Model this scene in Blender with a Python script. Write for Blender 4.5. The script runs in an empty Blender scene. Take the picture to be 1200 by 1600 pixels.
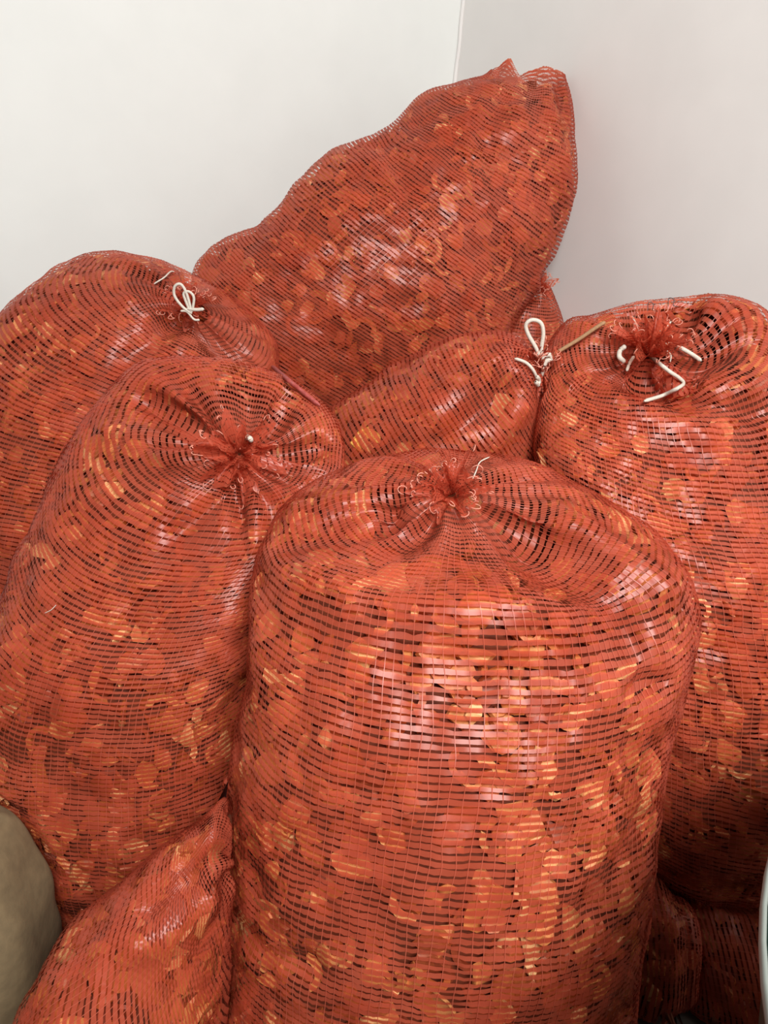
import bpy, math
import numpy as np
from mathutils import Vector, Matrix
from mathutils.bvhtree import BVHTree

rng = np.random.default_rng(11)
scene = bpy.context.scene
col = scene.collection

# ------------------------------------------------------------------ camera
CAM_H, PITCH, ROLL, FPX = 1.30, math.radians(25.0), 0.0875, 1155.0
R0 = np.array([1.0, 0, 0]); F0 = np.array([0, math.cos(PITCH), -math.sin(PITCH)])
U0 = np.array([0, math.sin(PITCH), math.cos(PITCH)])
CR = R0 * math.cos(ROLL) + U0 * math.sin(ROLL)
CU = U0 * math.cos(ROLL) - R0 * math.sin(ROLL)
CPOS = np.array([0.0, 0.0, CAM_H])
cam_d = bpy.data.cameras.new('camera'); cam = bpy.data.objects.new('camera', cam_d); col.objects.link(cam)
cam_d.sensor_fit = 'VERTICAL'; cam_d.sensor_height = 36.0; cam_d.lens = 36.0 * FPX / 1600.0
cam_d.clip_start = 0.02
cam.matrix_world = Matrix(((CR[0], CU[0], -F0[0], 0), (CR[1], CU[1], -F0[1], 0), (CR[2], CU[2], -F0[2], CAM_H), (0, 0, 0, 1)))
scene.camera = cam

# ------------------------------------------------------------------ world, lamp, exposure
world = bpy.data.worlds.new('room_light'); scene.world = world; world.use_nodes = True
bg = world.node_tree.nodes['Background']; bg.inputs[0].default_value = (1.0, 0.975, 0.94, 1); bg.inputs[1].default_value = 0.11
ld = bpy.data.lights.new('ceiling_lamp', 'AREA'); ld.shape = 'RECTANGLE'; ld.size = 1.3; ld.size_y = 0.7
ld.energy = 130.0; ld.color = (1.0, 0.985, 0.95)
lo = bpy.data.objects.new('ceiling_lamp', ld); col.objects.link(lo)
lo.location = (0.50, -0.95, 2.85); lo.rotation_euler = (Vector((0.1, 1.2, 0.7)) - Vector(lo.location)).to_track_quat('-Z', 'Y').to_euler()
vs = scene.view_settings; vs.view_transform = 'Standard'; vs.look = 'None'; vs.gamma = 1.0; vs.use_curve_mapping = False
vs.exposure = 0.0

# ------------------------------------------------------------------ helpers
def at(px, py, Y):
    """the point at world distance Y seen in the direction of a photograph pixel"""
    d = CR * (px - 600.0) / FPX - CU * (py - 800.0) / FPX + F0
    return CPOS + d * (Y / d[1])

LAT = np.random.default_rng(5).random((32, 32, 32))
def noise(p, freq, off=0.0):
    """smooth value noise in -1..1 at points p (...,3)"""
    q = np.asarray(p) * freq + off + 100.0
    i = np.floor(q).astype(int); f = q - i; f = f * f * (3 - 2 * f); i %= 32; j = (i + 1) % 32
    x0, y0, z0 = i[..., 0], i[..., 1], i[..., 2]; x1, y1, z1 = j[..., 0], j[..., 1], j[..., 2]
    fx, fy, fz = f[..., 0], f[..., 1], f[..., 2]
    a = LAT[x0, y0, z0] * (1 - fx) + LAT[x1, y0, z0] * fx; b = LAT[x0, y1, z0] * (1 - fx) + LAT[x1, y1, z0] * fx
    c = LAT[x0, y0, z1] * (1 - fx) + LAT[x1, y0, z1] * fx; d = LAT[x0, y1, z1] * (1 - fx) + LAT[x1, y1, z1] * fx
    return ((a * (1 - fy) + b * fy) * (1 - fz) + (c * (1 - fy) + d * fy) * fz) * 2 - 1

def mesh_np(name, V, faces_n, F, smooth=True):
    """mesh from numpy: V (n,3), F flat index array, faces_n sides per face (int or array)"""
    me = bpy.data.meshes.new(name)
    F = np.asarray(F, dtype=np.int32).ravel()
    if np.isscalar(faces_n):
        nf = len(F) // faces_n; tot = np.full(nf, faces_n, dtype=np.int32)
    else:
        tot = np.asarray(faces_n, dtype=np.int32); nf = len(tot)
    st = np.concatenate([[0], np.cumsum(tot)[:-1]]).astype(np.int32)
    me.vertices.add(len(V)); me.vertices.foreach_set('co', np.asarray(V, dtype=np.float32).ravel())
    me.loops.add(len(F)); me.loops.foreach_set('vertex_index', F)
    me.polygons.add(nf); me.polygons.foreach_set('loop_start', st); me.polygons.foreach_set('loop_total', tot)
    me.polygons.foreach_set('use_smooth', np.full(nf, smooth))
    me.update(calc_edges=True); me.validate()
    return me

def link(name, data, parent=None, mat=None):
    o = bpy.data.objects.new(name, data); col.objects.link(o)
    if parent is not None: o.parent = parent
    if mat is not None and data is not None and not data.materials: data.materials.append(mat)
    return o

def tag(o, label=None, cat=None, group=None, kind=None):
    if label: o['label'] = label
    if cat: o['category'] = cat
    if group: o['group'] = group
    if kind: o['kind'] = kind
    return o

def cr_interp(K, t):
    """Catmull-Rom through rows of K at parameters t in 0..len-1"""
    K = np.asarray(K, float); n = len(K)
    i = np.clip(np.floor(t).astype(int), 0, n - 2); f = (t - i)[(...,) + (None,) * (K.ndim - 1)]
    g = lambda k: K[np.clip(k, 0, n - 1)]
    p0, p1, p2, p3 = g(i - 1), g(i), g(i + 1), g(i + 2)
    p0 = np.where((i == 0)[(...,) + (None,) * (K.ndim - 1)], 2 * p1 - p2, p0)
    p3 = np.where((i == n - 2)[(...,) + (None,) * (K.ndim - 1)], 2 * p2 - p1, p3)
    return 0.5 * (2 * p1 + (p2 - p0) * f + (2 * p0 - 5 * p1 + 4 * p2 - p3) * f ** 2 + (3 * p1 - p0 - 3 * p2 + p3) * f ** 3)

def tube(name, pts, r, parent, mat, sub=6, sides=6, taper=False):
    """a round cord through the points"""
    P = cr_interp(np.array(pts, float), np.linspace(0, len(pts) - 1, (len(pts) - 1) * sub + 1))
    T = np.gradient(P, axis=0); T /= np.linalg.norm(T, axis=1)[:, None] + 1e-9
    V, F = tube_arrays(P, T, r, sides, taper)
    return link(name, mesh_np(name, V, 4, F), parent, mat)

def tube_arrays(P, T, r, sides=6, taper=False):
    n = len(P); ref = np.array([0.31, 0.42, 0.85])
    A = np.cross(T, ref); A /= np.linalg.norm(A, axis=1)[:, None] + 1e-9; B = np.cross(T, A)
    an = np.arange(sides) / sides * 2 * math.pi
    rr = np.full(n, r)
    if taper: rr = r * (1 - 0.6 * np.linspace(0, 1, n))
    rr = rr.copy(); rr[0] *= 0.35; rr[-1] *= 0.35
    V = (P[:, None] + rr[:, None, None] * (A[:, None] * np.cos(an)[None, :, None] + B[:, None] * np.sin(an)[None, :, None])).reshape(-1, 3)
    i, k = np.meshgrid(np.arange(n - 1), np.arange(sides), indexing='ij'); k2 = (k + 1) % sides
    F = np.stack([i * sides + k, i * sides + k2, (i + 1) * sides + k2, (i + 1) * sides + k], -1).reshape(-1)
    return V, F

# ------------------------------------------------------------------ materials
def new_mat(name):
    m = bpy.data.materials.new(name); m.use_nodes = True
    nt = m.node_tree; return m, nt, nt.nodes, nt.links, nt.nodes['Principled BSDF']

def ramp(N, stops):
    r = N.new('ShaderNodeValToRGB'); e = r.color_ramp.elements
    while len(e) < len(stops): e.new(0.5)
    for el, (p, c) in zip(e, stops): el.position = p; el.color = (*c, 1)
    return r

def make_net(name, c1, c2, see=0.30):
    m, nt, N, L, P = new_mat(name)
    tc = N.new('ShaderNodeTexCoord'); nz = N.new('ShaderNodeTexNoise'); nz.inputs['Scale'].default_value = 9; nz.inputs['Detail'].default_value = 4
    L.new(tc.outputs['Object'], nz.inputs['Vector'])
    r = ramp(N, [(0.3, c1), (0.7, c2)]); L.new(nz.outputs['Fac'], r.inputs[0])
    L.new(r.outputs[0], P.inputs['Base Color']); P.inputs['Roughness'].default_value = 0.33; P.inputs['IOR'].default_value = 1.45
    tl = N.new('ShaderNodeBsdfTranslucent'); L.new(r.outputs[0], tl.inputs[0])
    tp = N.new('ShaderNodeBsdfTransparent'); tp.inputs[0].default_value = (1.0, 0.42, 0.28, 1)
    a = N.new('ShaderNodeMixShader'); a.inputs[0].default_value = 0.15; L.new(P.outputs[0], a.inputs[1]); L.new(tl.outputs[0], a.inputs[2])
    b = N.new('ShaderNodeMixShader'); b.inputs[0].default_value = see; L.new(a.outputs[0], b.inputs[1]); L.new(tp.outputs[0], b.inputs[2])
    L.new(b.outputs[0], nt.nodes['Material Output'].inputs['Surface'])
    return m
M_NET = make_net('red_netting', (0.47, 0.078, 0.040), (0.59, 0.120, 0.064), 0.34)
M_WARP = make_net('pale_warp_thread', (0.50, 0.095, 0.052), (0.60, 0.15, 0.09), 0.25)

def make_slice():
    m, nt, N, L, P = new_mat('dried_slice')
    oi = N.new('ShaderNodeObjectInfo'); at_ = N.new('ShaderNodeAttribute'); at_.attribute_name = 'tint'
    ad = N.new('ShaderNodeMath'); ad.operation = 'ADD'; L.new(oi.outputs['Random'], ad.inputs[0]); L.new(at_.outputs['Fac'], ad.inputs[1])
    fr = N.new('ShaderNodeMath'); fr.operation = 'FRACT'; L.new(ad.outputs[0], fr.inputs[0])
    r = ramp(N, [(0.0, (0.27, 0.050, 0.018)), (0.35, (0.46, 0.105, 0.028)), (0.65, (0.60, 0.18, 0.050)), (0.86, (0.76, 0.31, 0.10)), (1.0, (0.90, 0.56, 0.26))])
    L.new(fr.outputs[0], r.inputs[0])
    tc = N.new('ShaderNodeTexCoord'); nz = N.new('ShaderNodeTexNoise'); nz.inputs['Scale'].default_value = 70; nz.inputs['Detail'].default_value = 3
    L.new(tc.outputs['Object'], nz.inputs['Vector'])
    mx = N.new('ShaderNodeMixRGB'); mx.blend_type = 'MULTIPLY'; mx.inputs[0].default_value = 0.7
    r2 = ramp(N, [(0.3, (0.55, 0.45, 0.38)), (0.65, (1, 1, 1))]); L.new(nz.outputs['Fac'], r2.inputs[0])
    L.new(r.outputs[0], mx.inputs[1]); L.new(r2.outputs[0], mx.inputs[2]); L.new(mx.outputs[0], P.inputs['Base Color'])
    P.inputs['Roughness'].default_value = 0.55
    return m
M_SLICE = make_slice()

def plain(name, c, rough=0.6, nscale=30.0, var=0.2, bump=0.0):
    m, nt, N, L, P = new_mat(name)
    tc = N.new('ShaderNodeTexCoord'); nz = N.new('ShaderNodeTexNoise'); nz.inputs['Scale'].default_value = nscale; nz.inputs['Detail'].default_value = 5
    L.new(tc.outputs['Object'], nz.inputs['Vector'])
    c = np.array(c); r = ramp(N, [(0.3, tuple(c * (1 - var))), (0.7, tuple(np.minimum(c * (1 + var), 1)))])
    L.new(nz.outputs['Fac'], r.inputs[0]); L.new(r.outputs[0], P.inputs['Base Color']); P.inputs['Roughness'].default_value = rough
    if bump:
        b = N.new('ShaderNodeBump'); b.inputs['Strength'].default_value = bump; b.inputs['Distance'].default_value = 0.004
        L.new(nz.outputs['Fac'], b.inputs['Height']); L.new(b.outputs[0], P.inputs['Normal'])
    return m
M_CORE = plain('packed_filling', (0.16, 0.035, 0.012), 0.8, 40, 0.4)  # coloured dark so the gaps between slices read as shade
M_YELLOW = plain('yellow_slice', (0.85, 0.50, 0.10), 0.5, 60, 0.15)
M_STRING = plain('white_string', (0.64, 0.57, 0.49), 0.7, 300, 0.12)
M_TWINE = plain('tan_twine', (0.36, 0.20, 0.10), 0.8, 300, 0.15)
M_FRAY = plain('pale_fray', (0.74, 0.28, 0.20), 0.6, 100, 0.2)
M_DARKTHREAD = plain('dark_thread', (0.10, 0.08, 0.08), 0.7, 100, 0.1)
M_WALL = plain('white_paint_wall', (0.77, 0.785, 0.765), 0.75, 7, 0.02, 0.12)
M_WALL2 = plain('white_paint_wall_right', (0.80, 0.775, 0.755), 0.75, 7, 0.02, 0.12)
M_FLOOR = plain('concrete_floor', (0.075, 0.062, 0.05), 0.85, 12, 0.25, 0.3)  # base colour darkened to carry the shade in gaps between the sacks
M_PAPER = plain('kraft_paper', (0.19, 0.135, 0.07), 0.85, 55, 0.14, 0.3)  # paper colour darkened to include the deeper shade in the low left corner
M_RIM = plain('pale_plastic_rim', (0.22, 0.245, 0.225), 0.5, 20, 0.04)
M_GREEN = plain('dark_green_plastic', (0.008, 0.030, 0.020), 0.5, 20, 0.1)
M_CORD = plain('red_cord', (0.36, 0.06, 0.05), 0.6, 200, 0.3)

# ------------------------------------------------------------------ the room
CORNER = at(718, 60, 2.60)[:2]; WA = math.radians(35)
def slab(name, p0, p1, z0, z1, th, out, mat):
    """an upright slab whose visible face runs from p0 to p1; it thickens towards out"""
    p0, p1, out = np.array(p0), np.array(p1), np.array(out) * th
    V = [(*p, z) for z in (z0, z1) for p in (p0, p1, p1 + out, p0 + out)]
    F = [0, 1, 2, 3, 4, 7, 6, 5, 0, 4, 5, 1, 1, 5, 6, 2, 2, 6, 7, 3, 3, 7, 4, 0]
    return link(name, mesh_np(name, np.array(V), 4, F, False), None, mat)
dl = np.array([-math.cos(WA), -math.sin(WA)]); dr = np.array([math.sin(WA), -math.cos(WA)])
tag(slab('wall_left', CORNER, CORNER + dl * 3.2, 0, 2.9, 0.1, -dr, M_WALL), 'bright white painted wall on the left of the corner', 'wall', kind='structure')
tag(slab('wall_right', CORNER, CORNER + dr * 3.2, 0, 2.9, 0.1, -dl, M_WALL2), 'greyish white painted wall on the right of the corner', 'wall', kind='structure')
fl = link('floor', mesh_np('floor', np.array([(x, y, z) for z in (-0.05, 0.0) for x, y in ((-3.2, -1.5), (3.2, -1.5), (3.2, 3.2), (-3.2, 3.2))]), 4,
          [0, 3, 2, 1, 4, 5, 6, 7, 0, 1, 5, 4, 1, 2, 6, 5, 2, 3, 7, 6, 3, 0, 4, 7], False), None, M_FLOOR)
tag(fl, 'concrete floor under the sacks, coloured dark for the shade in the gaps', 'floor', kind='structure')
zz = np.linspace(0.0, 2.9, 140)
bead = np.stack([np.full(140, CORNER[0]) + 0.002 * noise(np.stack([zz, zz * 0, zz * 0 + 3], -1), 14), np.full(140, CORNER[1]) - 0.004, zz], -1)
T_ = np.gradient(bead, axis=0); T_ /= np.linalg.norm(T_, axis=1)[:, None]
V_, F_ = tube_arrays(bead, T_, 0.006, 6)
tag(link('trim_1', mesh_np('trim_1', V_, 4, F_), None, M_WALL2), 'uneven painted filler bead down the wall corner', 'trim', kind='structure')

# ------------------------------------------------------------------ sack surfaces
NU, NV = 120, 120
class Sack: pass
SACKS = {}
def ring(L, R, Y, b, tilt=0.0, YR=None, dz=0.0):
    """one cross-section: its two silhouette pixels, its distance, its half depth and how far its rear edge rises (degrees)"""
    l, r = at(*L, Y), at(*R, Y if YR is None else YR)
    c = (l + r) / 2 + np.array([0, 0, dz]); a = (r - l) / 2; t = math.radians(tilt)
    return np.stack([c, a, np.array([0, b * math.cos(t), b * math.sin(t)])])

def sack(key, rings, pow_=2.3, bottom=0.10, seed=0, pleat=0.0, pleat_from=0.75, lump=0.010, weight=1.0, close=True, ears=False):
    """lofts the cross-sections into a bag surface; the last ring is the tied neck"""
    s = Sack(); s.key = key; s.seed = seed; s.weight = weight
    K = np.stack(rings); n = len(K)
    t = np.linspace(0, n - 1, 400)
    Q = cr_interp(K, t)
    # arc length along the bag so the weft rows come out evenly spaced
    an = np.arange(NU) / NU * 2 * math.pi
    ca, sa = np.cos(an), np.sin(an)
    e = 2.0 / pow_
    ex = np.sign(ca) * np.abs(ca) ** e; ey = np.sign(sa) * np.abs(sa) ** e
    S = Q[:, None, 0] + Q[:, None, 1] * ex[None, :, None] + Q[:, None, 2] * ey[None, :, None]
    # rounded closed bottom: rings shrinking to the first ring's centre, bulging outward
    ax = Q[6, 0] - Q[0, 0]; ax /= np.linalg.norm(ax) + 1e-9
    q = np.linspace(0, 1, 60)[:-1]
    cap = (Q[0, 0] + (S[0] - Q[0, 0])[None] * np.sin(q * math.pi / 2)[:, None, None] ** 0.8) - ax * bottom * np.cos(q * math.pi / 2)[:, None, None]
    S = np.concatenate([cap, S]); nb = len(q)
    if close:
        tw = (np.arange(len(S)) - nb) / (len(S) - nb - 1.0)
        w = np.clip((tw - pleat_from) / (1 - pleat_from), 0, 1) ** 1.3
        ph = np.random.default_rng(seed).random(4) * 6.28
        pl = 0.5 * np.cos(9 * an + ph[0]) + 0.35 * np.cos(14 * an + ph[1] + 1.1 * np.sin(2 * an)) + 0.3 * np.cos(5 * an + ph[2])
        C = S.mean(1, keepdims=True)
        nrm = np.cross(np.roll(S, -1, 1) - np.roll(S, 1, 1), np.gradient(S, axis=0)); nrm /= np.linalg.norm(nrm, axis=2, keepdims=True) + 1e-9
        S = S + nrm * (pleat * (w * (1.05 - w) * 3.0))[:, None, None] * pl[None, :, None]
    if ears:                                 # two limp corners of the sewn mouth with a notch between
        x = ex[None]; e_ = 0.030 * np.exp(-((x + 0.62) / 0.20) ** 2) - 0.012 * np.exp(-((x + 0.22) / 0.12) ** 2) + 0.020 * np.exp(-((x - 0.45) / 0.42) ** 2)
        S = S + np.array([0.15, 0.1, 1.0]) * (e_ * (np.clip((np.arange(len(S)) - len(S) + 60) / 60.0, 0, 1) ** 2)[:, None])[..., None]
    d = np.concatenate([[0], np.cumsum(np.linalg.norm(np.diff(S, axis=0), axis=2).mean(1))])
    s.length = d[-1]
    tt = np.interp(np.linspace(0, d[-1], NV), d, np.arange(len(S)))
    S = cr_interp(S, np.clip(tt, 0, len(S) - 1.001))
    # big soft lumps of the filling
    nrm = normals(S)
    vv = np.linspace(0, 1, NV); fade = np.clip((1 - vv) / 0.12, 0, 1) * np.clip(vv / 0.05, 0, 1)
    S = S + nrm * ((noise(S, 9.0, seed) * lump + noise(S, 4.5, seed + 7) * lump * 1.3) * fade[:, None])[..., None]
    s.S = S; SACKS[key] = s
    return s

def normals(S):
    du = np.roll(S, -1, 1) - np.roll(S, 1, 1); dv = np.gradient(S, axis=0)
    n = np.cross(du, dv); return n / (np.linalg.norm(n, axis=2, keepdims=True) + 1e-9)

def grid_faces(nv, nu):
    i, k = np.meshgrid(np.arange(nv - 1), np.arange(nu), indexing='ij'); k2 = (k + 1) % nu
    return np.stack([i * nu + k, i * nu + k2, (i + 1) * nu + k2, (i + 1) * nu + k], -1).reshape(-1, 4)
GF = grid_faces(NV, NU)
def bvh(S): return BVHTree.FromPolygons(S.reshape(-1, 3).tolist(), GF.tolist())

# front middle sack
sack('front', [
    ring((345, 1640), (885, 1690), 0.70, 0.15), ring((335, 1560), (945, 1610), 0.71, 0.19), ring((345, 1425), (990, 1480), 0.74, 0.21),
    ring((370, 1175), (1020, 1225), 0.81, 0.22), ring((386, 1000), (1058, 1040), 0.87, 0.215, 4), ring((392, 890), (1068, 925), 0.92, 0.205, 6),
    ring((420, 815), (1030, 845), 0.945, 0.18, 2), ring((520, 778), (925, 800), 0.955, 0.125, 14), ring((622, 772), (812, 785), 0.955, 0.068, 24),
    ring((672, 768), (738, 774), 0.945, 0.026, 24)], seed=1, pleat=0.016, weight=0.25, lump=0.009)
# front left sack
sack('left', [
    ring((130, 1425), (380, 1425), 0.97, 0.11), ring((45, 1365), (405, 1370), 0.98, 0.155), ring((-2, 1220), (425, 1230), 1.00, 0.20, 5),
    ring((-14, 1050), (428, 1070), 1.03, 0.22, 10), ring((10, 900), (440, 930), 1.06, 0.215, 18), ring((60, 775), (480, 820), 1.10, 0.20, 28),
    ring((125, 680), (528, 735), 1.13, 0.175, 40), ring((205, 650), (510, 710), 1.13, 0.125, 44), ring((290, 675), (450, 715), 1.11, 0.062, 42),
    ring((345, 700), (402, 716), 1.085, 0.024, 40)], seed=2, pleat=0.016, weight=0.6)
# right sack
sack('right', [
    ring((930, 1260), (1270, 1300), 1.05, 0.16), ring((890, 1180), (1310, 1230), 1.07, 0.20), ring((870, 1000), (1335, 1050), 1.12, 0.225),
    ring((850, 800), (1325, 850), 1.19, 0.22, 6), ring((838, 680), (1300, 725), 1.24, 0.20, 16), ring((842, 590), (1275, 600), 1.29, 0.165, 26),
    ring((890, 552), (1185, 520), 1.30, 0.11, 34), ring((950, 545), (1095, 560), 1.28, 0.06, 40), ring((990, 545), (1045, 556), 1.26, 0.024, 38)],
    seed=3, pleat=0.015, weight=0.6)
# back left sack
sack('back_left', [
    ring((-60, 1130), (330, 1170), 1.36, 0.15), ring((-110, 1000), (350, 1040), 1.38, 0.19), ring((-110, 800), (360, 850), 1.43, 0.21),
    ring((-80, 640), (390, 720), 1.48, 0.21, 6), ring((-25, 520), (420, 650), 1.52, 0.20, 12), ring((60, 435), (440, 600), 1.55, 0.175, 18),
    ring((160, 410), (430, 560), 1.55, 0.125, 22), ring((230, 430), (375, 530), 1.53, 0.065, 25), ring((272, 465), (322, 495), 1.50, 0.024, 28)],
    seed=4, pleat=0.014, weight=0.6)
# sack lying across the top of the pile, in the corner
sack('top', [
    ring((345, 590), (470, 680), 1.84, 0.09), ring((310, 505), (535, 672), 1.86, 0.13), ring((315, 405), (640, 625), 1.90, 0.17),
    ring((400, 350), (735, 575), 1.94, 0.20), ring((485, 268), (805, 500), 1.99, 0.21), ring((592, 206), (853, 415), 2.05, 0.20),
    ring((655, 150), (893, 300), 2.11, 0.165), ring((720, 122), (897, 210), 2.16, 0.115), ring((755, 118), (893, 155), 2.19, 0.06),
    ring((768, 110), (883, 118), 2.20, 0.014)], seed=5, pleat=0.010, weight=0.45, lump=0.010, pow_=2.2, ears=True)
# middle sack slumped behind the two front ones
sack('middle', [
    ring((480, 1150), (690, 1180), 1.40, 0.10), ring((470, 1080), (715, 1120), 1.40, 0.13), ring((470, 920), (730, 990), 1.40, 0.145),
    ring((470, 790), (720, 900), 1.39, 0.15), ring((505, 655), (715, 850), 1.38, 0.155), ring((595, 580), (760, 800), 1.36, 0.15),
    ring((690, 538), (832, 740), 1.34, 0.125), ring((765, 522), (855, 665), 1.32, 0.085), ring((808, 537), (852, 610), 1.31, 0.045),
    ring((826, 558), (846, 588), 1.30, 0.020)], seed=6, pleat=0.014, weight=0.5)
# sack half hidden behind, under the top one
sack('hidden', [
    ring((710, 950), (880, 960), 2.02, 0.09), ring((690, 880), (905, 900), 2.03, 0.12), ring((700, 740), (910, 760), 2.05, 0.13),
    ring((715, 600), (900, 620), 2.06, 0.13), ring((735, 520), (886, 535), 2.07, 0.115, 8), ring((765, 462), (872, 485), 2.07, 0.085, 15),
    ring((800, 442), (858, 456), 2.06, 0.045, 20), ring((818, 440), (842, 448), 2.05, 0.018, 20)], seed=7, pleat=0.012, weight=1.0)
# sack lying low at the bottom left
sack('low_left', [
    ring((52, 1690), (95, 1790), 0.57, 0.09), ring((45, 1590), (125, 1840), 0.57, 0.12), ring((98, 1488), (190, 1850), 0.58, 0.14),
    ring((172, 1415), (270, 1830), 0.60, 0.145), ring((250, 1348), (335, 1770), 0.63, 0.135), ring((308, 1295), (365, 1640), 0.66, 0.11),
    ring((342, 1272), (380, 1500), 0.68, 0.075), ring((360, 1300), (382, 1420), 0.69, 0.04), ring((368, 1335), (380, 1370), 0.69, 0.018)],
    seed=8, pleat=0.012, weight=0.9, bottom=0.05)
# sack lying on the floor under the right one
sack('low_right', [
    ring((1010, 1400), (1010, 1560), 1.00, 0.14), ring((1060, 1350), (1070, 1660), 0.99, 0.20), ring((1180, 1350), (1200, 1680), 0.98, 0.23),
    ring((1330, 1370), (1340, 1690), 0.97, 0.22), ring((1450, 1400), (1440, 1670), 0.96, 0.17), ring((1500, 1460), (1495, 1580), 0.96, 0.08),
    ring((1515, 1500), (1512, 1540), 0.96, 0.02)], seed=9, pleat=0.010, weight=0.8, bottom=0.07)
# end of a sack poking out beside the front one
sack('low_mid', [
    ring((1045, 1545), (1060, 1410), 0.88, 0.07), ring((1005, 1565), (1030, 1385), 0.89, 0.09), ring((950, 1570), (965, 1380), 0.91, 0.09),
    ring((880, 1560), (890, 1390), 0.94, 0.08), ring((830, 1520), (835, 1420), 0.96, 0.05), ring((810, 1480), (812, 1460), 0.96, 0.02)],
    seed=10, pleat=0.008, weight=1.0, bottom=0.035)

# slumped plain paper sack at the left edge
sack('paper', [
    ring((-295, 1600), (72, 1625), 0.73, 0.115), ring((-298, 1565), (75, 1585), 0.73, 0.13), ring((-290, 1500), (77, 1515), 0.73, 0.13),
    ring((-280, 1405), (66, 1430), 0.74, 0.12), ring((-262, 1330), (28, 1345), 0.75, 0.10), ring((-235, 1290), (-20, 1300), 0.75, 0.06), ring((-200, 1265), (-60, 1275), 0.75, 0.012)],
    seed=12, pleat=0.006, weight=0.6, pow_=3.4, bottom=0.012, lump=0.006)

# sacks press against each other, the floor and the walls
def resolve(rounds=4, gap=0.010):
    keys = list(SACKS)
    for it in range(rounds):
        trees = {k: bvh(SACKS[k].S) for k in keys}
        for k in keys:
            s = SACKS[k]; P = s.S.reshape(-1, 3); D = np.zeros_like(P); lo_, hi_ = P.min(0), P.max(0)
            for j in keys:
                if j == k: continue
                Q = SACKS[j].S.reshape(-1, 3); l2, h2 = Q.min(0) - 0.02, Q.max(0) + 0.02
                if (lo_ > h2).any() or (hi_ < l2).any(): continue
                sel = np.nonzero(((P > l2) & (P < h2)).all(1))[0]; tr = trees[j]
                w = s.weight / (s.weight + SACKS[j].weight)
                for i in sel:
                    p = Vector(P[i]); co, n, fi, dist = tr.find_nearest(p, 0.25)
                    if co is None: continue
                    sd = (p - co).dot(n); pen = (gap - sd) if sd > 0 else gap + dist
                    if (sd < 0 or dist < gap) and pen > 0:
                        pen = min(pen, 0.07); D[i] += np.array(n) * pen * (w if it < rounds - 1 else 0.5 + 0.5 * w) * 1.02
            D = D.reshape(NV, NU, 3)
            for _ in range(3 if it < rounds - 1 else 1):
                D2 = (np.roll(D, 1, 1) + np.roll(D, -1, 1) + np.concatenate([D[:1], D[:-1]]) + np.concatenate([D[1:], D[-1:]])) / 4
                m = (np.linalg.norm(D, axis=2, keepdims=True) > 1e-6)
                D = np.where(m, 0.6 * D + 0.4 * D2, 0.5 * D2)
            s.S = s.S + D
            room(s)
def room(s):
    P = s.S
    P[..., 2] = np.maximum(P[..., 2], 0.012)
    for d_, o_ in ((dl, dr), (dr, dl)):       # keep inside both walls (o_ points into the room)
        h = (P[..., :2] - CORNER) @ o_ - 0.014
        P[..., :2] -= np.where(h < 0, h, 0)[..., None] * o_
for s in SACKS.values(): room(s)
resolve()

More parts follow.
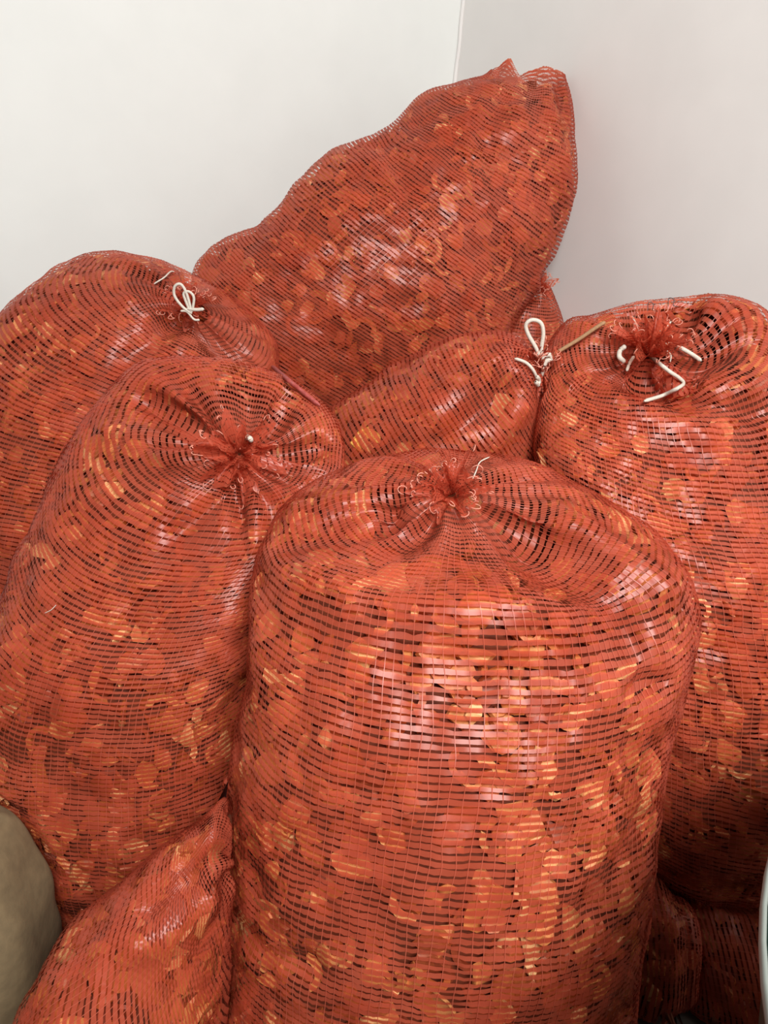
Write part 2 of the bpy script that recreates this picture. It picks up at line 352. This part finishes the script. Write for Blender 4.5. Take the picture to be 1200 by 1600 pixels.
def crease(key, p, q, width, depth):
    """a fold (depth > 0 sinks in, < 0 stands out) along the bag between two points seen in the photograph"""
    s = SACKS[key]; tr = bvh(s.S); ends = []
    for px, py in (p, q):
        d = Vector(CR * (px - 600.0) / FPX - CU * (py - 800.0) / FPX + F0).normalized()
        h = tr.ray_cast(Vector(CPOS), d, 5.0)
        if h[0] is None: return
        ends.append(np.array(h[0]))
    a, b = ends; ab = b - a; t = np.clip(((s.S - a) @ ab) / (ab @ ab + 1e-9), 0, 1)
    dd = np.linalg.norm(s.S - a - t[..., None] * ab, axis=2)
    s.S = s.S - normals(s.S) * (depth * np.exp(-(dd / width) ** 2))[..., None]
for k_, p_, q_, w_, d_ in (
    ('front', (690, 785), (610, 815), 0.016, 0.022), ('front', (712, 790), (735, 850), 0.020, -0.012), ('front', (830, 855), (985, 980), 0.045, 0.036),
    ('front', (870, 805), (1040, 925), 0.022, -0.018), ('front', (640, 780), (470, 800), 0.022, -0.016), ('front', (600, 835), (440, 850), 0.024, 0.010),
    ('front', (1045, 1068), (985, 1088), 0.014, 0.014), ('front', (985, 1000), (1010, 1060), 0.020, 0.012), ('front', (360, 1440), (480, 1510), 0.020, 0.012),
    ('front', (1000, 1300), (930, 1420), 0.030, 0.010),
    ('left', (335, 695), (225, 625), 0.020, 0.026), ('left', (300, 720), (170, 680), 0.026, -0.012), ('left', (368, 745), (378, 815), 0.014, 0.024),
    ('left', (352, 775), (280, 830), 0.018, 0.018), ('left', (395, 750), (400, 850), 0.014, -0.012), ('left', (425, 720), (500, 700), 0.020, 0.018),
    ('left', (350, 670), (330, 600), 0.018, -0.010), ('left', (420, 690), (440, 620), 0.018, 0.014),
    ('right', (1030, 590), (1065, 605), 0.045, 0.018), ('right', (980, 600), (1180, 650), 0.022, 0.018), ('right', (960, 620), (1100, 680), 0.024, -0.010),
    ('right', (960, 560), (905, 500), 0.020, 0.016), ('right', (1060, 520), (1080, 480), 0.018, 0.020), ('right', (1090, 620), (1195, 600), 0.022, -0.014),
    ('middle', (790, 610), (690, 690), 0.022, 0.016), ('middle', (810, 640), (770, 700), 0.020, -0.012), ('middle', (780, 560), (700, 600), 0.016, -0.010),
    ('back_left', (270, 510), (200, 560), 0.024, 0.016), ('back_left', (310, 520), (360, 570), 0.022, 0.014), ('back_left', (265, 470), (200, 470), 0.02, -0.012),
    ('top', (600, 225), (640, 280), 0.035, 0.018), ('top', (790, 150), (760, 220), 0.030, 0.014), ('top', (850, 140), (870, 220), 0.030, -0.010),
    ('right', (1115, 500), (1165, 505), 0.060, -0.026), ('right', (1000, 505), (1050, 488), 0.034, 0.056), ('right', (900, 510), (915, 520), 0.03, -0.014),
    ('low_left', (330, 1350), (230, 1420), 0.020, 0.014), ('low_left', (320, 1420), (220, 1480), 0.020, -0.010)):
    crease(k_, p_, q_, w_, d_)
for s in SACKS.values(): room(s)
TREES = {k: bvh(s.S) for k, s in SACKS.items()}

# ------------------------------------------------------------------ sampling a finished surface
def sample(S, u, v):
    """smooth point on the bag, u in 0..1 around (periodic), v in 0..1 along"""
    nv, nu = S.shape[:2]
    x = (u % 1.0) * nu; i = np.floor(x).astype(int); f = (x - i)[..., None]
    y = np.clip(v, 0, 0.99999) * (nv - 1); j = np.floor(y).astype(int); g = (y - j)[..., None]
    def cr(p0, p1, p2, p3, t): return 0.5 * (2 * p1 + (p2 - p0) * t + (2 * p0 - 5 * p1 + 4 * p2 - p3) * t * t + (3 * p1 - p0 - 3 * p2 + p3) * t ** 3)
    rows = []
    for dj in (-1, 0, 1, 2):
        jj = np.clip(j + dj, 0, nv - 1)
        rows.append(cr(S[jj, (i - 1) % nu], S[jj, i % nu], S[jj, (i + 1) % nu], S[jj, (i + 2) % nu], f))
    return cr(*rows, g)

# ------------------------------------------------------------------ slice shapes shared by all sacks
def slice_shape(kind, seed):
    r = np.random.default_rng(seed)
    if kind == 'flake':                      # a curled irregular flake, thick rim, hollow underside
        n = 8; a = np.arange(n) / n * 2 * math.pi + r.normal(0, 0.12, n); rad = 0.5 * (1 + r.normal(0, 0.14, n))
        el = r.uniform(0.6, 1.0); x, y = rad * np.cos(a), rad * np.sin(a) * el
        k = r.uniform(0.3, 0.9); z = -k * x * x
        top = np.stack([x * 0.92, y * 0.92, z + 0.05], -1); bot = np.stack([x, y, z - 0.06], -1)
        ct = np.array([[r.normal(0, .05), r.normal(0, .05), 0.10 + r.normal(0, .03)]]); cb = ct - [[0, 0, 0.14]]
        V = np.concatenate([top, bot, ct, cb]); F = []
        for i in range(n):
            j = (i + 1) % n; F += [(i, j, 2 * n), (n + j, n + i, 2 * n + 1), (i, n + i, n + j), (i, n + j, j)]
        return V, np.array(F)
    if kind == 'curl':                       # a strip of peel bent into a C
        m = 6; arc = r.uniform(2.2, 4.2); R = 0.36; w = r.uniform(0.16, 0.26); V = []
        for i in range(m + 1):
            t = (i / m - 0.5) * arc; c, s_ = math.sin(t), math.cos(t); ww = w * (1 - 0.5 * abs(i / m - 0.5))
            for rr, z in ((R + 0.11, ww / 2), (R + 0.11, -ww / 2), (R - 0.08, -ww / 2), (R - 0.08, ww / 2)):
                V.append((rr * c * 1.15, rr * s_ - 0.15, z))
        F = []
        for i in range(m):
            for k in range(4):
                a, b = i * 4 + k, i * 4 + (k + 1) % 4; F += [(a, a + 4, b + 4), (a, b + 4, b)]
        F += [(0, 1, 2), (0, 2, 3), (m * 4, m * 4 + 2, m * 4 + 1), (m * 4, m * 4 + 3, m * 4 + 2)]
        return np.array(V), np.array(F)
    n = 7; a = np.arange(n) / n * 2 * math.pi; V = []   # wedge: a chunky segment
    rad = 0.36 * (1 + r.normal(0, 0.2, n)); el = r.uniform(0.45, 0.7)
    for sc, z in ((0.75, 0.17), (1.0, 0.0), (0.7, -0.16)): V.append(np.stack([rad * sc * np.cos(a) * 1.35, rad * sc * np.sin(a) * el, np.full(n, z) + r.normal(0, .02, n)], -1))
    V = np.concatenate(V + [np.array([[0, 0, .2], [0, 0, -.18]])]); F = []
    for i in range(n):
        j = (i + 1) % n; F += [(i, j, 3 * n), (2 * n + j, 2 * n + i, 3 * n + 1)]
        for k in (0, n): F += [(k + i, k + n + i, k + n + j), (k + i, k + n + j, k + j)]
    return V, np.array(F)
SHAPES = [slice_shape('flake', i) for i in range(7)] + [slice_shape('curl', 20 + i) for i in range(3)] + [slice_shape('wedge', 40 + i) for i in range(4)]
SLICE_ME = []
for V_, F_ in SHAPES:
    me = mesh_np('dried_slice', V_, 3, F_, True); me.materials.append(M_SLICE)
    try: me.set_sharp_from_angle(angle=math.radians(40))
    except Exception: pass
    SLICE_ME.append(me)

# ------------------------------------------------------------------ building one sack
def mid3(A):
    return np.stack([A, (A + np.roll(A, -1, 1)) / 2], 2).reshape(A.shape[0], -1, 3)

def ribbons(S, nrm, nu, nv, cov, thread, seed, v_end):
    """leno netting: flat weft tapes and pairs of thin warp threads, as real strips"""
    r = np.random.default_rng(seed)
    us = np.arange(nu) / nu
    rows = np.arange(nv) / nv * v_end; dv = v_end / nv
    U, Vv = np.meshgrid(us, rows)
    P0 = sample(S, U, Vv)
    wob = noise(P0, 14.0, seed) * 0.16 + noise(P0, 40.0, seed + 3) * 0.12
    cv = np.clip(cov + 0.16 * noise(P0, 11.0, seed + 9) + 0.07 * r.normal(size=U.shape), 0.35, 0.92)
    uj = U + (noise(P0, 30.0, seed + 5) * 0.22) / nu
    m = 2 * nu                               # each weft tape swells between the warp threads that pinch it
    mid = lambda A: np.stack([A, (A + np.roll(A, -1, 1)) / 2], 2).reshape(nv, m)
    um = np.concatenate([uj, uj[:, :1] + 1], 1); um = np.stack([um[:, :-1], (um[:, :-1] + um[:, 1:]) / 2], 2).reshape(nv, m)
    swell = np.tile([0.0, 1.0], nu)[None, :]
    cvm, wm, Vm = mid(cv), mid(wob), np.repeat(Vv, 2, 1)
    tiltn = noise(mid3(P0), 55.0, seed + 13) * 0.0009
    out = []
    for e in (0.0, 1.0):
        v = Vm + dv * (wm + 0.5 * cvm * (1 - 1) + cvm * e + (e - 0.5) * 0.10 * swell * cvm)
        p = sample(S, um, v); n = sample(nrm, um, v)
        out.append(p + n * (0.0003 + 0.0011 * swell + (e - 0.5) * 2 * tiltn + 0.0003 * r.normal(size=v.shape))[..., None])
    V = np.stack(out, 1).reshape(-1, 3)      # row j: lo m, hi m
    j, i = np.meshgrid(np.arange(nv), np.arange(m), indexing='ij'); i2 = (i + 1) % m
    F = np.stack([j * 2 * m + i, j * 2 * m + i2, j * 2 * m + m + i2, j * 2 * m + m + i], -1).reshape(-1, 4)
    # warp threads
    pm = sample(S, uj, Vv + dv * wob); nm = sample(nrm, uj, Vv)
    tu = np.roll(pm, -1, 1) - np.roll(pm, 1, 1); sp = np.linalg.norm(tu, axis=2, keepdims=True); tu /= sp + 1e-9
    hw = np.minimum(thread, sp * 0.10)
    off = nm * 0.0016
    a, b = pm - tu * hw + off, pm + tu * hw + off
    W = np.stack([a, b], 2).reshape(-1, 3); base = len(V)
    j, i = np.meshgrid(np.arange(nv - 1), np.arange(nu), indexing='ij'); k = (j * nu + i) * 2; k2 = ((j + 1) * nu + i) * 2
    G = np.stack([k, k + 1, k2 + 1, k2], -1).reshape(-1, 4) + base
    ribbons.n_weft = len(F)
    return np.concatenate([V, W]), np.concatenate([F, G])

def fill(name, key, label, n_single, size=(0.026, 0.052), pitch=0.0093, cov=0.61, neck_v=0.93, tuft=0.030, tuft_r=0.042, density=1.0, tuft_dir=None, cat='sack', skip_tuft=False):
    s = SACKS[key]; S = s.S; seed = s.seed
    base = np.array([S[..., 0].mean(), S[..., 1].mean(), S[..., 2].min()])
    root = bpy.data.objects.new(name, None); col.objects.link(root); root.location = base; root.empty_display_size = 0.1
    tag(root, label, cat, 'red netting sacks piled in the corner')
    s.root, s.base = root, base
    S = S - base
    # fine relief where the netting stretches over the slices
    nrm = normals(S)
    vv = np.linspace(0, 1, NV); fade = np.clip((neck_v - vv) / 0.1, 0.15, 1)
    S = S + nrm * ((noise(S, 26.0, seed + 2) * 0.0045) * fade[:, None])[..., None]
    nrm = normals(S); s.fine = S
    circ = np.linalg.norm(np.roll(S, -1, 1) - S, axis=2).sum(1).max()
    nu, nv = int(circ / (pitch * 1.08)), int(s.length / pitch)
    V, F = ribbons(S, nrm, nu, nv, cov, 0.0005, seed, 1.0)
    me = mesh_np('netting', V, 4, F, True); me.materials.append(M_NET); me.materials.append(M_WARP)
    mi = np.zeros(len(F), dtype=np.int32); mi[ribbons.n_weft:] = 1
    if len(me.polygons) == len(F): me.polygons.foreach_set('material_index', mi)
    link('netting', me, root)
    # gathered mouth: a ruffled tube of netting past the tie
    if not skip_tuft:
        nk = S[-1]; c = nk.mean(0); ax = c - S[-9].mean(0)
        inward = nrm[-14:-6].mean((0, 1))
        ax = np.array(tuft_dir, float) if tuft_dir is not None else ax + np.array([0, -0.03, 0.03]); ax /= np.linalg.norm(ax)
        n1 = np.cross(ax, [0.3, 0.9, 0.2]); n1 /= np.linalg.norm(n1); n2 = np.cross(ax, n1)
        rr = np.random.default_rng(seed + 50); m = 84; k = 9
        an = np.arange(m) / m * 2 * math.pi; pts = []
        ph = rr.random(5) * 6.28
        for j in range(k):
            q = j / (k - 1)
            ruf = 0.45 * np.sin(6 * an + ph[0]) + 0.35 * np.sin(11 * an + ph[1] + q) + 0.25 * np.sin(17 * an + ph[2] - q)
            rad = 0.012 + (tuft_r - 0.012) * q ** 0.8 * (1 + 0.75 * ruf * q)
            hh = tuft * q * (1 + 0.25 * np.sin(3 * an + ph[3]) + 0.2 * np.sin(8 * an + ph[4])) - tuft_r * 0.25 * q * q
            pts.append(c + ax * hh[:, None] + n1 * (rad * np.cos(an))[:, None] + n2 * (rad * np.sin(an))[:, None])
        Tf = np.array(pts)
        V2, F2 = ribbons(Tf[:, ::-1], normals(Tf[:, ::-1]), 70, max(5, int(tuft / 0.007)), 0.66, 0.0008, seed + 60, 1.0)
        for sc_, rot in ((0.62, 0.7), (0.30, 2.1)):                     # inner folds of the rosette
            ca, sa = math.cos(rot), math.sin(rot); d_ = Tf - c
            x_, y_, h_ = d_ @ n1, d_ @ n2, d_ @ ax
            T2 = c + ax * (h_ * (1.15 - 0.2 * sc_))[..., None] + n1 * ((x_ * ca - y_ * sa) * sc_)[..., None] + n2 * ((x_ * sa + y_ * ca) * sc_)[..., None]
            V3, F3 = ribbons(T2[:, ::-1], normals(T2[:, ::-1]), 50, max(5, int(tuft / 0.006)), 0.70, 0.0008, seed + 61, 1.0)
            F2 = np.concatenate([F2, F3 + len(V2)]); V2 = np.concatenate([V2, V3])
        o = link('gathered_mouth', mesh_np('gathered_mouth', V2, 4, F2, True), root, M_NET)
        # frayed ends curling from the mouth
        VV, FF = [], []; cnt = 0
        for q in range(30):
            a = rr.random() * 6.28; p = Tf[-1, int(a / 6.2832 * m) % m] * 1.0
            rad = rr.uniform(0.003, 0.008); d0 = (p - c) / (np.linalg.norm(p - c) + 1e-6); t = np.linspace(0, rr.uniform(2.5, 5.5), 9)
            d1 = np.cross(d0, rr.normal(size=3)); d1 /= np.linalg.norm(d1) + 1e-9
            cv = p + d0 * (rad * np.sin(t))[:, None] + d1 * (rad * (1 - np.cos(t)))[:, None] + ax * (t * 0.0012)[:, None]
            Tn = np.gradient(cv, axis=0); Tn /= np.linalg.norm(Tn, axis=1)[:, None] + 1e-9
            v_, f_ = tube_arrays(cv, Tn, 0.0008, 4); VV.append(v_); FF.append(f_ + cnt); cnt += len(v_)
        link('frayed_threads', mesh_np('frayed_threads', np.concatenate(VV), 4, np.concatenate(FF)), root, M_FRAY)['kind'] = 'stuff'
        s.neck, s.neck_ax = c + base, ax
    # filling: a packed core, loose slices around it, the nearest ones each its own piece
    r = np.random.default_rng(seed + 100)
    du = np.linalg.norm(np.roll(S, -1, 1) - S, axis=2); dvv = np.linalg.norm(np.diff(S, axis=0), axis=2)
    area = du[:-1] * dvv; area[int(neck_v * NV):] = 0; tot = area.sum()
    cum = np.cumsum(area.ravel()) / tot
    ms = (size[0] + size[1]) / 2
    n1 = int(tot / (ms * ms) * 1.25 * density); n2 = int(n1 * 0.8)
    pick = np.searchsorted(cum, r.random(n1 + n2)); jv, iu = np.divmod(pick, NU)
    u = (iu + r.random(n1 + n2)) / NU; v = (jv + r.random(n1 + n2)) / (NV - 1)
    P = sample(S, u, v); Nn = sample(nrm, u, v); Nn /= np.linalg.norm(Nn, axis=1)[:, None] + 1e-9
    layer = np.concatenate([np.zeros(n1), np.ones(n2)])
    sz = r.uniform(*size, n1 + n2) * np.where(r.random(n1 + n2) < 0.1, 1.25, 1.0)
    # frames
    Z = Nn + r.normal(0, 0.20, (n1 + n2, 3)) * np.where(layer == 0, 1.0, 2.2)[:, None]; Z /= np.linalg.norm(Z, axis=1)[:, None]
    flip = r.random(n1 + n2) < 0.4; Z[flip] *= -1
    X = np.cross(Z, r.normal(size=(n1 + n2, 3))); X /= np.linalg.norm(X, axis=1)[:, None] + 1e-9; Yv = np.cross(Z, X)
    shp = r.integers(0, len(SHAPES), n1 + n2)
    top_ = np.empty(n1 + n2)
    for i in range(n1 + n2):
        v_ = SHAPES[shp[i]][0]; top_[i] = ((v_ @ np.stack([X[i], Yv[i], Z[i]])) @ Nn[i]).max() * sz[i]
    lie = np.where(layer == 0, r.uniform(0.001, 0.006, n1 + n2), r.uniform(0.006, 0.012, n1 + n2))
    C = P - Nn * (top_ + lie + sz * sz * 0.35)[:, None]
    ring_r = np.linalg.norm(S - S.mean(1, keepdims=True), axis=2).mean(1)
    tr0 = bvh(S); keep = np.ones(n1 + n2, bool)
    for i in range(n1 + n2):                 # nothing may poke through the netting: sink a slice until it lies under it
        v_ = (SHAPES[shp[i]][0] @ (np.stack([X[i], Yv[i], Z[i]]) * sz[i]))
        for tries in range(5):
            out_ = False
            for w in v_ + C[i]:
                co, n, fi, dd = tr0.find_nearest(Vector(w))
                if (Vector(w) - co).dot(n) > -0.0012: out_ = True; break
            if not out_: break
            C[i] -= Nn[i] * 0.006
        keep[i] = not out_ and ring_r[min(int(v[i] * NV), NV - 1)] > 0.05
    # which of them the camera sees best
    W = C + base; toc = CPOS - W; dist = np.linalg.norm(toc, axis=1); face = (toc / dist[:, None] * Nn).sum(1)
    rel = W - CPOS; z_ = rel @ F0; px = 600 + FPX * (rel @ CR) / z_; py = 800 - FPX * (rel @ CU) / z_
    score = np.where(keep & (layer == 0) & (face > 0.12) & (px > 5) & (px < 1195) & (py > 5) & (py < 1595), sz / dist * face * (1 - 25 * lie), -1)
    single = []
    for i in np.argsort(-score):
        if score[i] <= 0 or len(single) >= n_single: break
        o = Vector(CPOS); d = Vector(W[i]) - o; L_ = d.length; d.normalize(); ok = True
        for k2, tr in TREES.items():
            if k2 == key: continue
            h = tr.ray_cast(o, d, L_ - 0.01)
            if h[0] is not None: ok = False; break
        if ok: single.append(i)
    ss = set(single)
    for i in single:
        o = link('dried_slice', SLICE_ME[shp[i]], root)
        o.matrix_local = Matrix(((*(X[i:i+1].T[0] * 0),) if False else (X[i][0] * sz[i], Yv[i][0] * sz[i], Z[i][0] * sz[i], C[i][0]),
                                (X[i][1] * sz[i], Yv[i][1] * sz[i], Z[i][1] * sz[i], C[i][1]),
                                (X[i][2] * sz[i], Yv[i][2] * sz[i], Z[i][2] * sz[i], C[i][2]), (0, 0, 0, 1)))
    VV, FF, TT = [], [], []; cnt = 0
    for i in range(n1 + n2):
        if i in ss or not keep[i]: continue
        v_, f_ = SHAPES[shp[i]]; B = np.stack([X[i], Yv[i], Z[i]]) * sz[i]
        VV.append(v_ @ B + C[i]); FF.append(f_ + cnt); TT.append(np.full(len(v_), r.random())); cnt += len(v_)
    me = mesh_np('packed_slices', np.concatenate(VV), 3, np.concatenate(FF), False)
    at_ = me.attributes.new('tint', 'FLOAT', 'POINT'); at_.data.foreach_set('value', np.concatenate(TT).astype(np.float32))
    tag(link('packed_slices', me, root, M_SLICE), kind='stuff')
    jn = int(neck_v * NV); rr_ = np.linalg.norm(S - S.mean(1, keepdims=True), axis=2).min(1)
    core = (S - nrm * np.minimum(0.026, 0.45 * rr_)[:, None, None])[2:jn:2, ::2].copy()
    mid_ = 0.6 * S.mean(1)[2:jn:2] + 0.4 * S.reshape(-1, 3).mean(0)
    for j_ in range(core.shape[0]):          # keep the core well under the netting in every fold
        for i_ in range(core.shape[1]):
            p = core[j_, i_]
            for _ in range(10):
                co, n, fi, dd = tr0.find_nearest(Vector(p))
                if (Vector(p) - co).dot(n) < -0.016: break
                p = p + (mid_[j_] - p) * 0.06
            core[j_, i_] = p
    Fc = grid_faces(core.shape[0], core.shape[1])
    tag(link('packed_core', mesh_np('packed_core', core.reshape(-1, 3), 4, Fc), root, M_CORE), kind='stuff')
    return root

fill('netting_sack', 'front', 'largest red netting sack, upright in front with a deep gathered top', 300)
fill('netting_sack', 'left', 'tall red netting sack at left with frayed rosette tie, beside the front sack', 300, tuft=0.034, tuft_r=0.055)
fill('netting_sack', 'right', 'upright red netting sack at right edge with loose white string ends on its tie', 300, tuft=0.050, tuft_r=0.052, tuft_dir=(-0.1, -0.35, 1.0))
fill('netting_sack', 'back_left', 'red netting sack against left wall, tied with a small looped white string', 300)
fill('netting_sack', 'top', 'red netting sack leaning highest in the corner, on top of the pile', 300, skip_tuft=True, neck_v=0.97, size=(0.032, 0.062))
fill('netting_sack', 'middle', 'slumped red netting sack in the middle with an upright white string loop', 160, tuft=0.035, tuft_r=0.022)
fill('netting_sack', 'hidden', 'red netting sack mostly hidden behind the highest sack and the right one', 25)
fill('netting_sack', 'low_left', 'low red netting sack lying at the bottom left, in front of the left one', 150, skip_tuft=True)
fill('netting_sack', 'low_right', 'dark shaded netting sack lying on the floor beneath the right sack', 90, skip_tuft=True)
fill('netting_sack', 'low_mid', 'rounded end of a shaded netting sack poking out low beside the front sack', 40, skip_tuft=True)

# ------------------------------------------------------------------ the plain paper sack
S_ = SACKS['paper'].S; b_ = np.array([S_[..., 0].mean(), S_[..., 1].mean(), S_[..., 2].min()])
P_ = (S_ - b_); P_ = P_ + normals(P_) * (noise(P_, 16.0, 3) * 0.006)[..., None]
pr = bpy.data.objects.new('paper_sack', None); col.objects.link(pr); pr.location = b_
tag(pr, 'slumped plain beige paper sack at the bottom left edge', 'sack')
jt = int(NV * 0.97)
link('bag_body', mesh_np('bag_body', P_[:jt].reshape(-1, 3), 4, grid_faces(jt, NU)), pr, M_PAPER)
link('folded_top', mesh_np('folded_top', np.concatenate([P_[jt - 1:], P_[-1:] + np.array([0, -0.004, 0.025])]).reshape(-1, 3), 4, grid_faces(NV - jt + 2, NU)), pr, M_PAPER)

# ------------------------------------------------------------------ ties, threads, the yellow slice
def on(px, py, lift=0.010):
    """point on the nearest sack in that direction, lifted towards the viewer"""
    d = Vector(CR * (px - 600.0) / FPX - CU * (py - 800.0) / FPX + F0).normalized(); best = None
    for tr in TREES.values():
        h = tr.ray_cast(Vector(CPOS), d, 5.0)
        if h[0] is not None and (best is None or h[3] < best): best = h[3]
    return np.array(Vector(CPOS) + d * ((best or 1.3) - lift))
def cord(key, name, pts, r, mat, lift=0.012, label=None, Y=None):
    root, base = SACKS[key].root, SACKS[key].base
    o = tube(name, [(at(x, y, Y) if Y else on(x, y, lift)) - base for x, y in pts], r, root, mat)
    if label: o['label'] = label
    return o
YM = 1.285
cord('middle', 'tie_string', [(846, 590), (848, 570), (838, 545), (825, 522), (822, 507), (832, 500), (845, 505), (849, 522), (846, 548), (851, 574)], 0.0036, M_STRING, Y=YM, label='white string loop standing up')
cord('middle', 'tie_knot', [(846, 566), (852, 556), (860, 555), (862, 562), (854, 564), (850, 572)], 0.0042, M_STRING, Y=YM - 0.004)
cord('middle', 'tie_tail', [(860, 557), (880, 545), (905, 530), (930, 513), (946, 503)], 0.0034, M_TWINE, Y=1.29, label='tan twine stretched towards the right sack')
cord('middle', 'tie_wrap', [(804, 560), (822, 567), (834, 580), (841, 598)], 0.0028, M_STRING, 0.014)
cord('middle', 'tie_knot', [(838, 588), (842, 594), (840, 602), (837, 596)], 0.004, M_STRING, 0.016)
cord('right', 'tie_string', [(1030, 540), (1048, 538), (1062, 543), (1080, 553), (1096, 564)], 0.0036, M_STRING, 0.020, 'white string end on the tie')
cord('right', 'tie_string', [(1014, 554), (1028, 566), (1045, 580), (1060, 590), (1068, 599), (1058, 607), (1035, 618), (1006, 627)], 0.0033, M_STRING, 0.022, 'long bent white string end')
cord('right', 'tie_string', [(978, 540), (969, 548), (968, 558), (976, 566)], 0.0042, M_STRING, 0.022)
cord('right', 'tie_string', [(991, 556), (984, 567), (979, 580)], 0.0028, M_STRING, 0.018)
cord('right', 'loose_thread', [(985, 494), (991, 500), (992, 513)], 0.0020, M_STRING, 0.030)
cord('right', 'loose_thread', [(1049, 502), (1040, 512), (1031, 518), (1028, 528)], 0.0018, M_STRING, 0.030)
cord('right', 'loose_thread', [(1040, 546), (1048, 555), (1047, 566)], 0.0014, M_STRING, 0.024)
for c0 in ((1012, 487), (1044, 480)):
    cord('right', 'loose_thread', [(c0[0], c0[1]), (c0[0] + 1, c0[1] - 14), (c0[0] + 9, c0[1] - 12), (c0[0] + 8, c0[1] - 3), (c0[0] + 16, c0[1] - 1)], 0.0007, M_DARKTHREAD, Y=1.30)
YD = 1.415
cord('back_left', 'tie_string', [(300, 490), (286, 480), (273, 463), (273, 448), (282, 444), (290, 455), (296, 474), (299, 489)], 0.0028, M_STRING, 0.075, 'small white string loop', Y=YD)
cord('back_left', 'tie_string', [(298, 488), (290, 470), (287, 458), (296, 456), (303, 466), (300, 488)], 0.0026, M_STRING, 0.075, Y=YD)
cord('back_left', 'tie_string', [(282, 486), (292, 487), (303, 499), (312, 500)], 0.0022, M_STRING, 0.075, Y=YD)
cord('back_left', 'tie_string', [(292, 482), (306, 484), (319, 483)], 0.0034, M_STRING, 0.075, Y=YD)
cord('back_left', 'loose_thread', [(240, 444), (256, 434), (268, 424), (279, 430)], 0.0016, M_STRING, 0.014)
cord('front', 'tie_string', [(684, 757), (690, 753), (700, 754), (716, 751)], 0.0016, M_STRING, 0.030)
cord('front', 'tie_string', [(697, 758), (707, 762), (714, 774)], 0.0014, M_STRING, 0.028)
cord('front', 'loose_thread', [(737, 752), (744, 736), (750, 722), (765, 714)], 0.0010, M_STRING, 0.012)
cord('left', 'tie_string', [(383, 686), (388, 683), (392, 688), (388, 693)], 0.0042, M_STRING, 0.026, 'white knotted string end')
cord('left', 'loose_thread', [(70, 958), (80, 953), (88, 945)], 0.0006, M_STRING, 0.006)
cord('top', 'red_cord', [(425, 572), (446, 590), (470, 610), (500, 634)], 0.0042, M_CORD, 0.010, 'twisted red cord along its lower edge')
yo = link('dried_slice', bpy.data.meshes.new_from_object(bpy.data.objects['dried_slice']), SACKS['middle'].root)
yo.data.materials.clear(); yo.data.materials.append(M_YELLOW); yo['label'] = 'pale yellow slice showing through the netting'
yp = on(573, 690, -0.016) - SACKS['middle'].base; yd = CPOS - on(573, 690); yd /= np.linalg.norm(yd)
yo.matrix_local = Matrix.Translation(yp) @ Vector(yd).to_track_quat('Z', 'Y').to_matrix().to_4x4() @ Matrix.Diagonal((0.066, 0.050, 0.030, 1))

# ------------------------------------------------------------------ large tub at the right edge
TZ, TR = 0.80, 0.522; tub = bpy.data.objects.new('tub', None); col.objects.link(tub); tub.location = (0.788, 0.175, 0)
tag(tub, 'large dark green plastic tub with white rim at the right edge', 'tub')
def lathe(name, prof, mat, n=96):
    an = np.arange(n) / n * 2 * math.pi; pr_ = np.array(prof)
    V = np.stack([pr_[:, None, 0] * np.cos(an), pr_[:, None, 0] * np.sin(an), np.repeat(pr_[:, None, 1], n, 1)], -1).reshape(-1, 3)
    return link(name, mesh_np(name, V, 4, grid_faces(len(pr_), n)), tub, mat)
lathe('tub_wall', [(0.001, 0.0), (0.32, 0.0), (0.34, 0.01), (0.49, TZ - 0.12), (0.508, TZ - 0.02), (0.516, TZ - 0.004), (0.508, TZ - 0.004), (0.482, TZ - 0.12), (0.33, 0.03), (0.001, 0.03)], M_GREEN)
ta = np.linspace(0, 2 * math.pi, 13)[:-1]
lathe('rim', [(TR - 0.0030 + 0.0026 * math.cos(a), TZ + 0.005 * math.sin(a)) for a in np.append(ta, ta[0])], M_RIM)

for o in [o for o in bpy.data.objects if o.name.startswith('tie_knot')]:      # the knots belong to their string
    o.parent = next(c for c in o.parent.children if c.name.startswith('tie_string'))
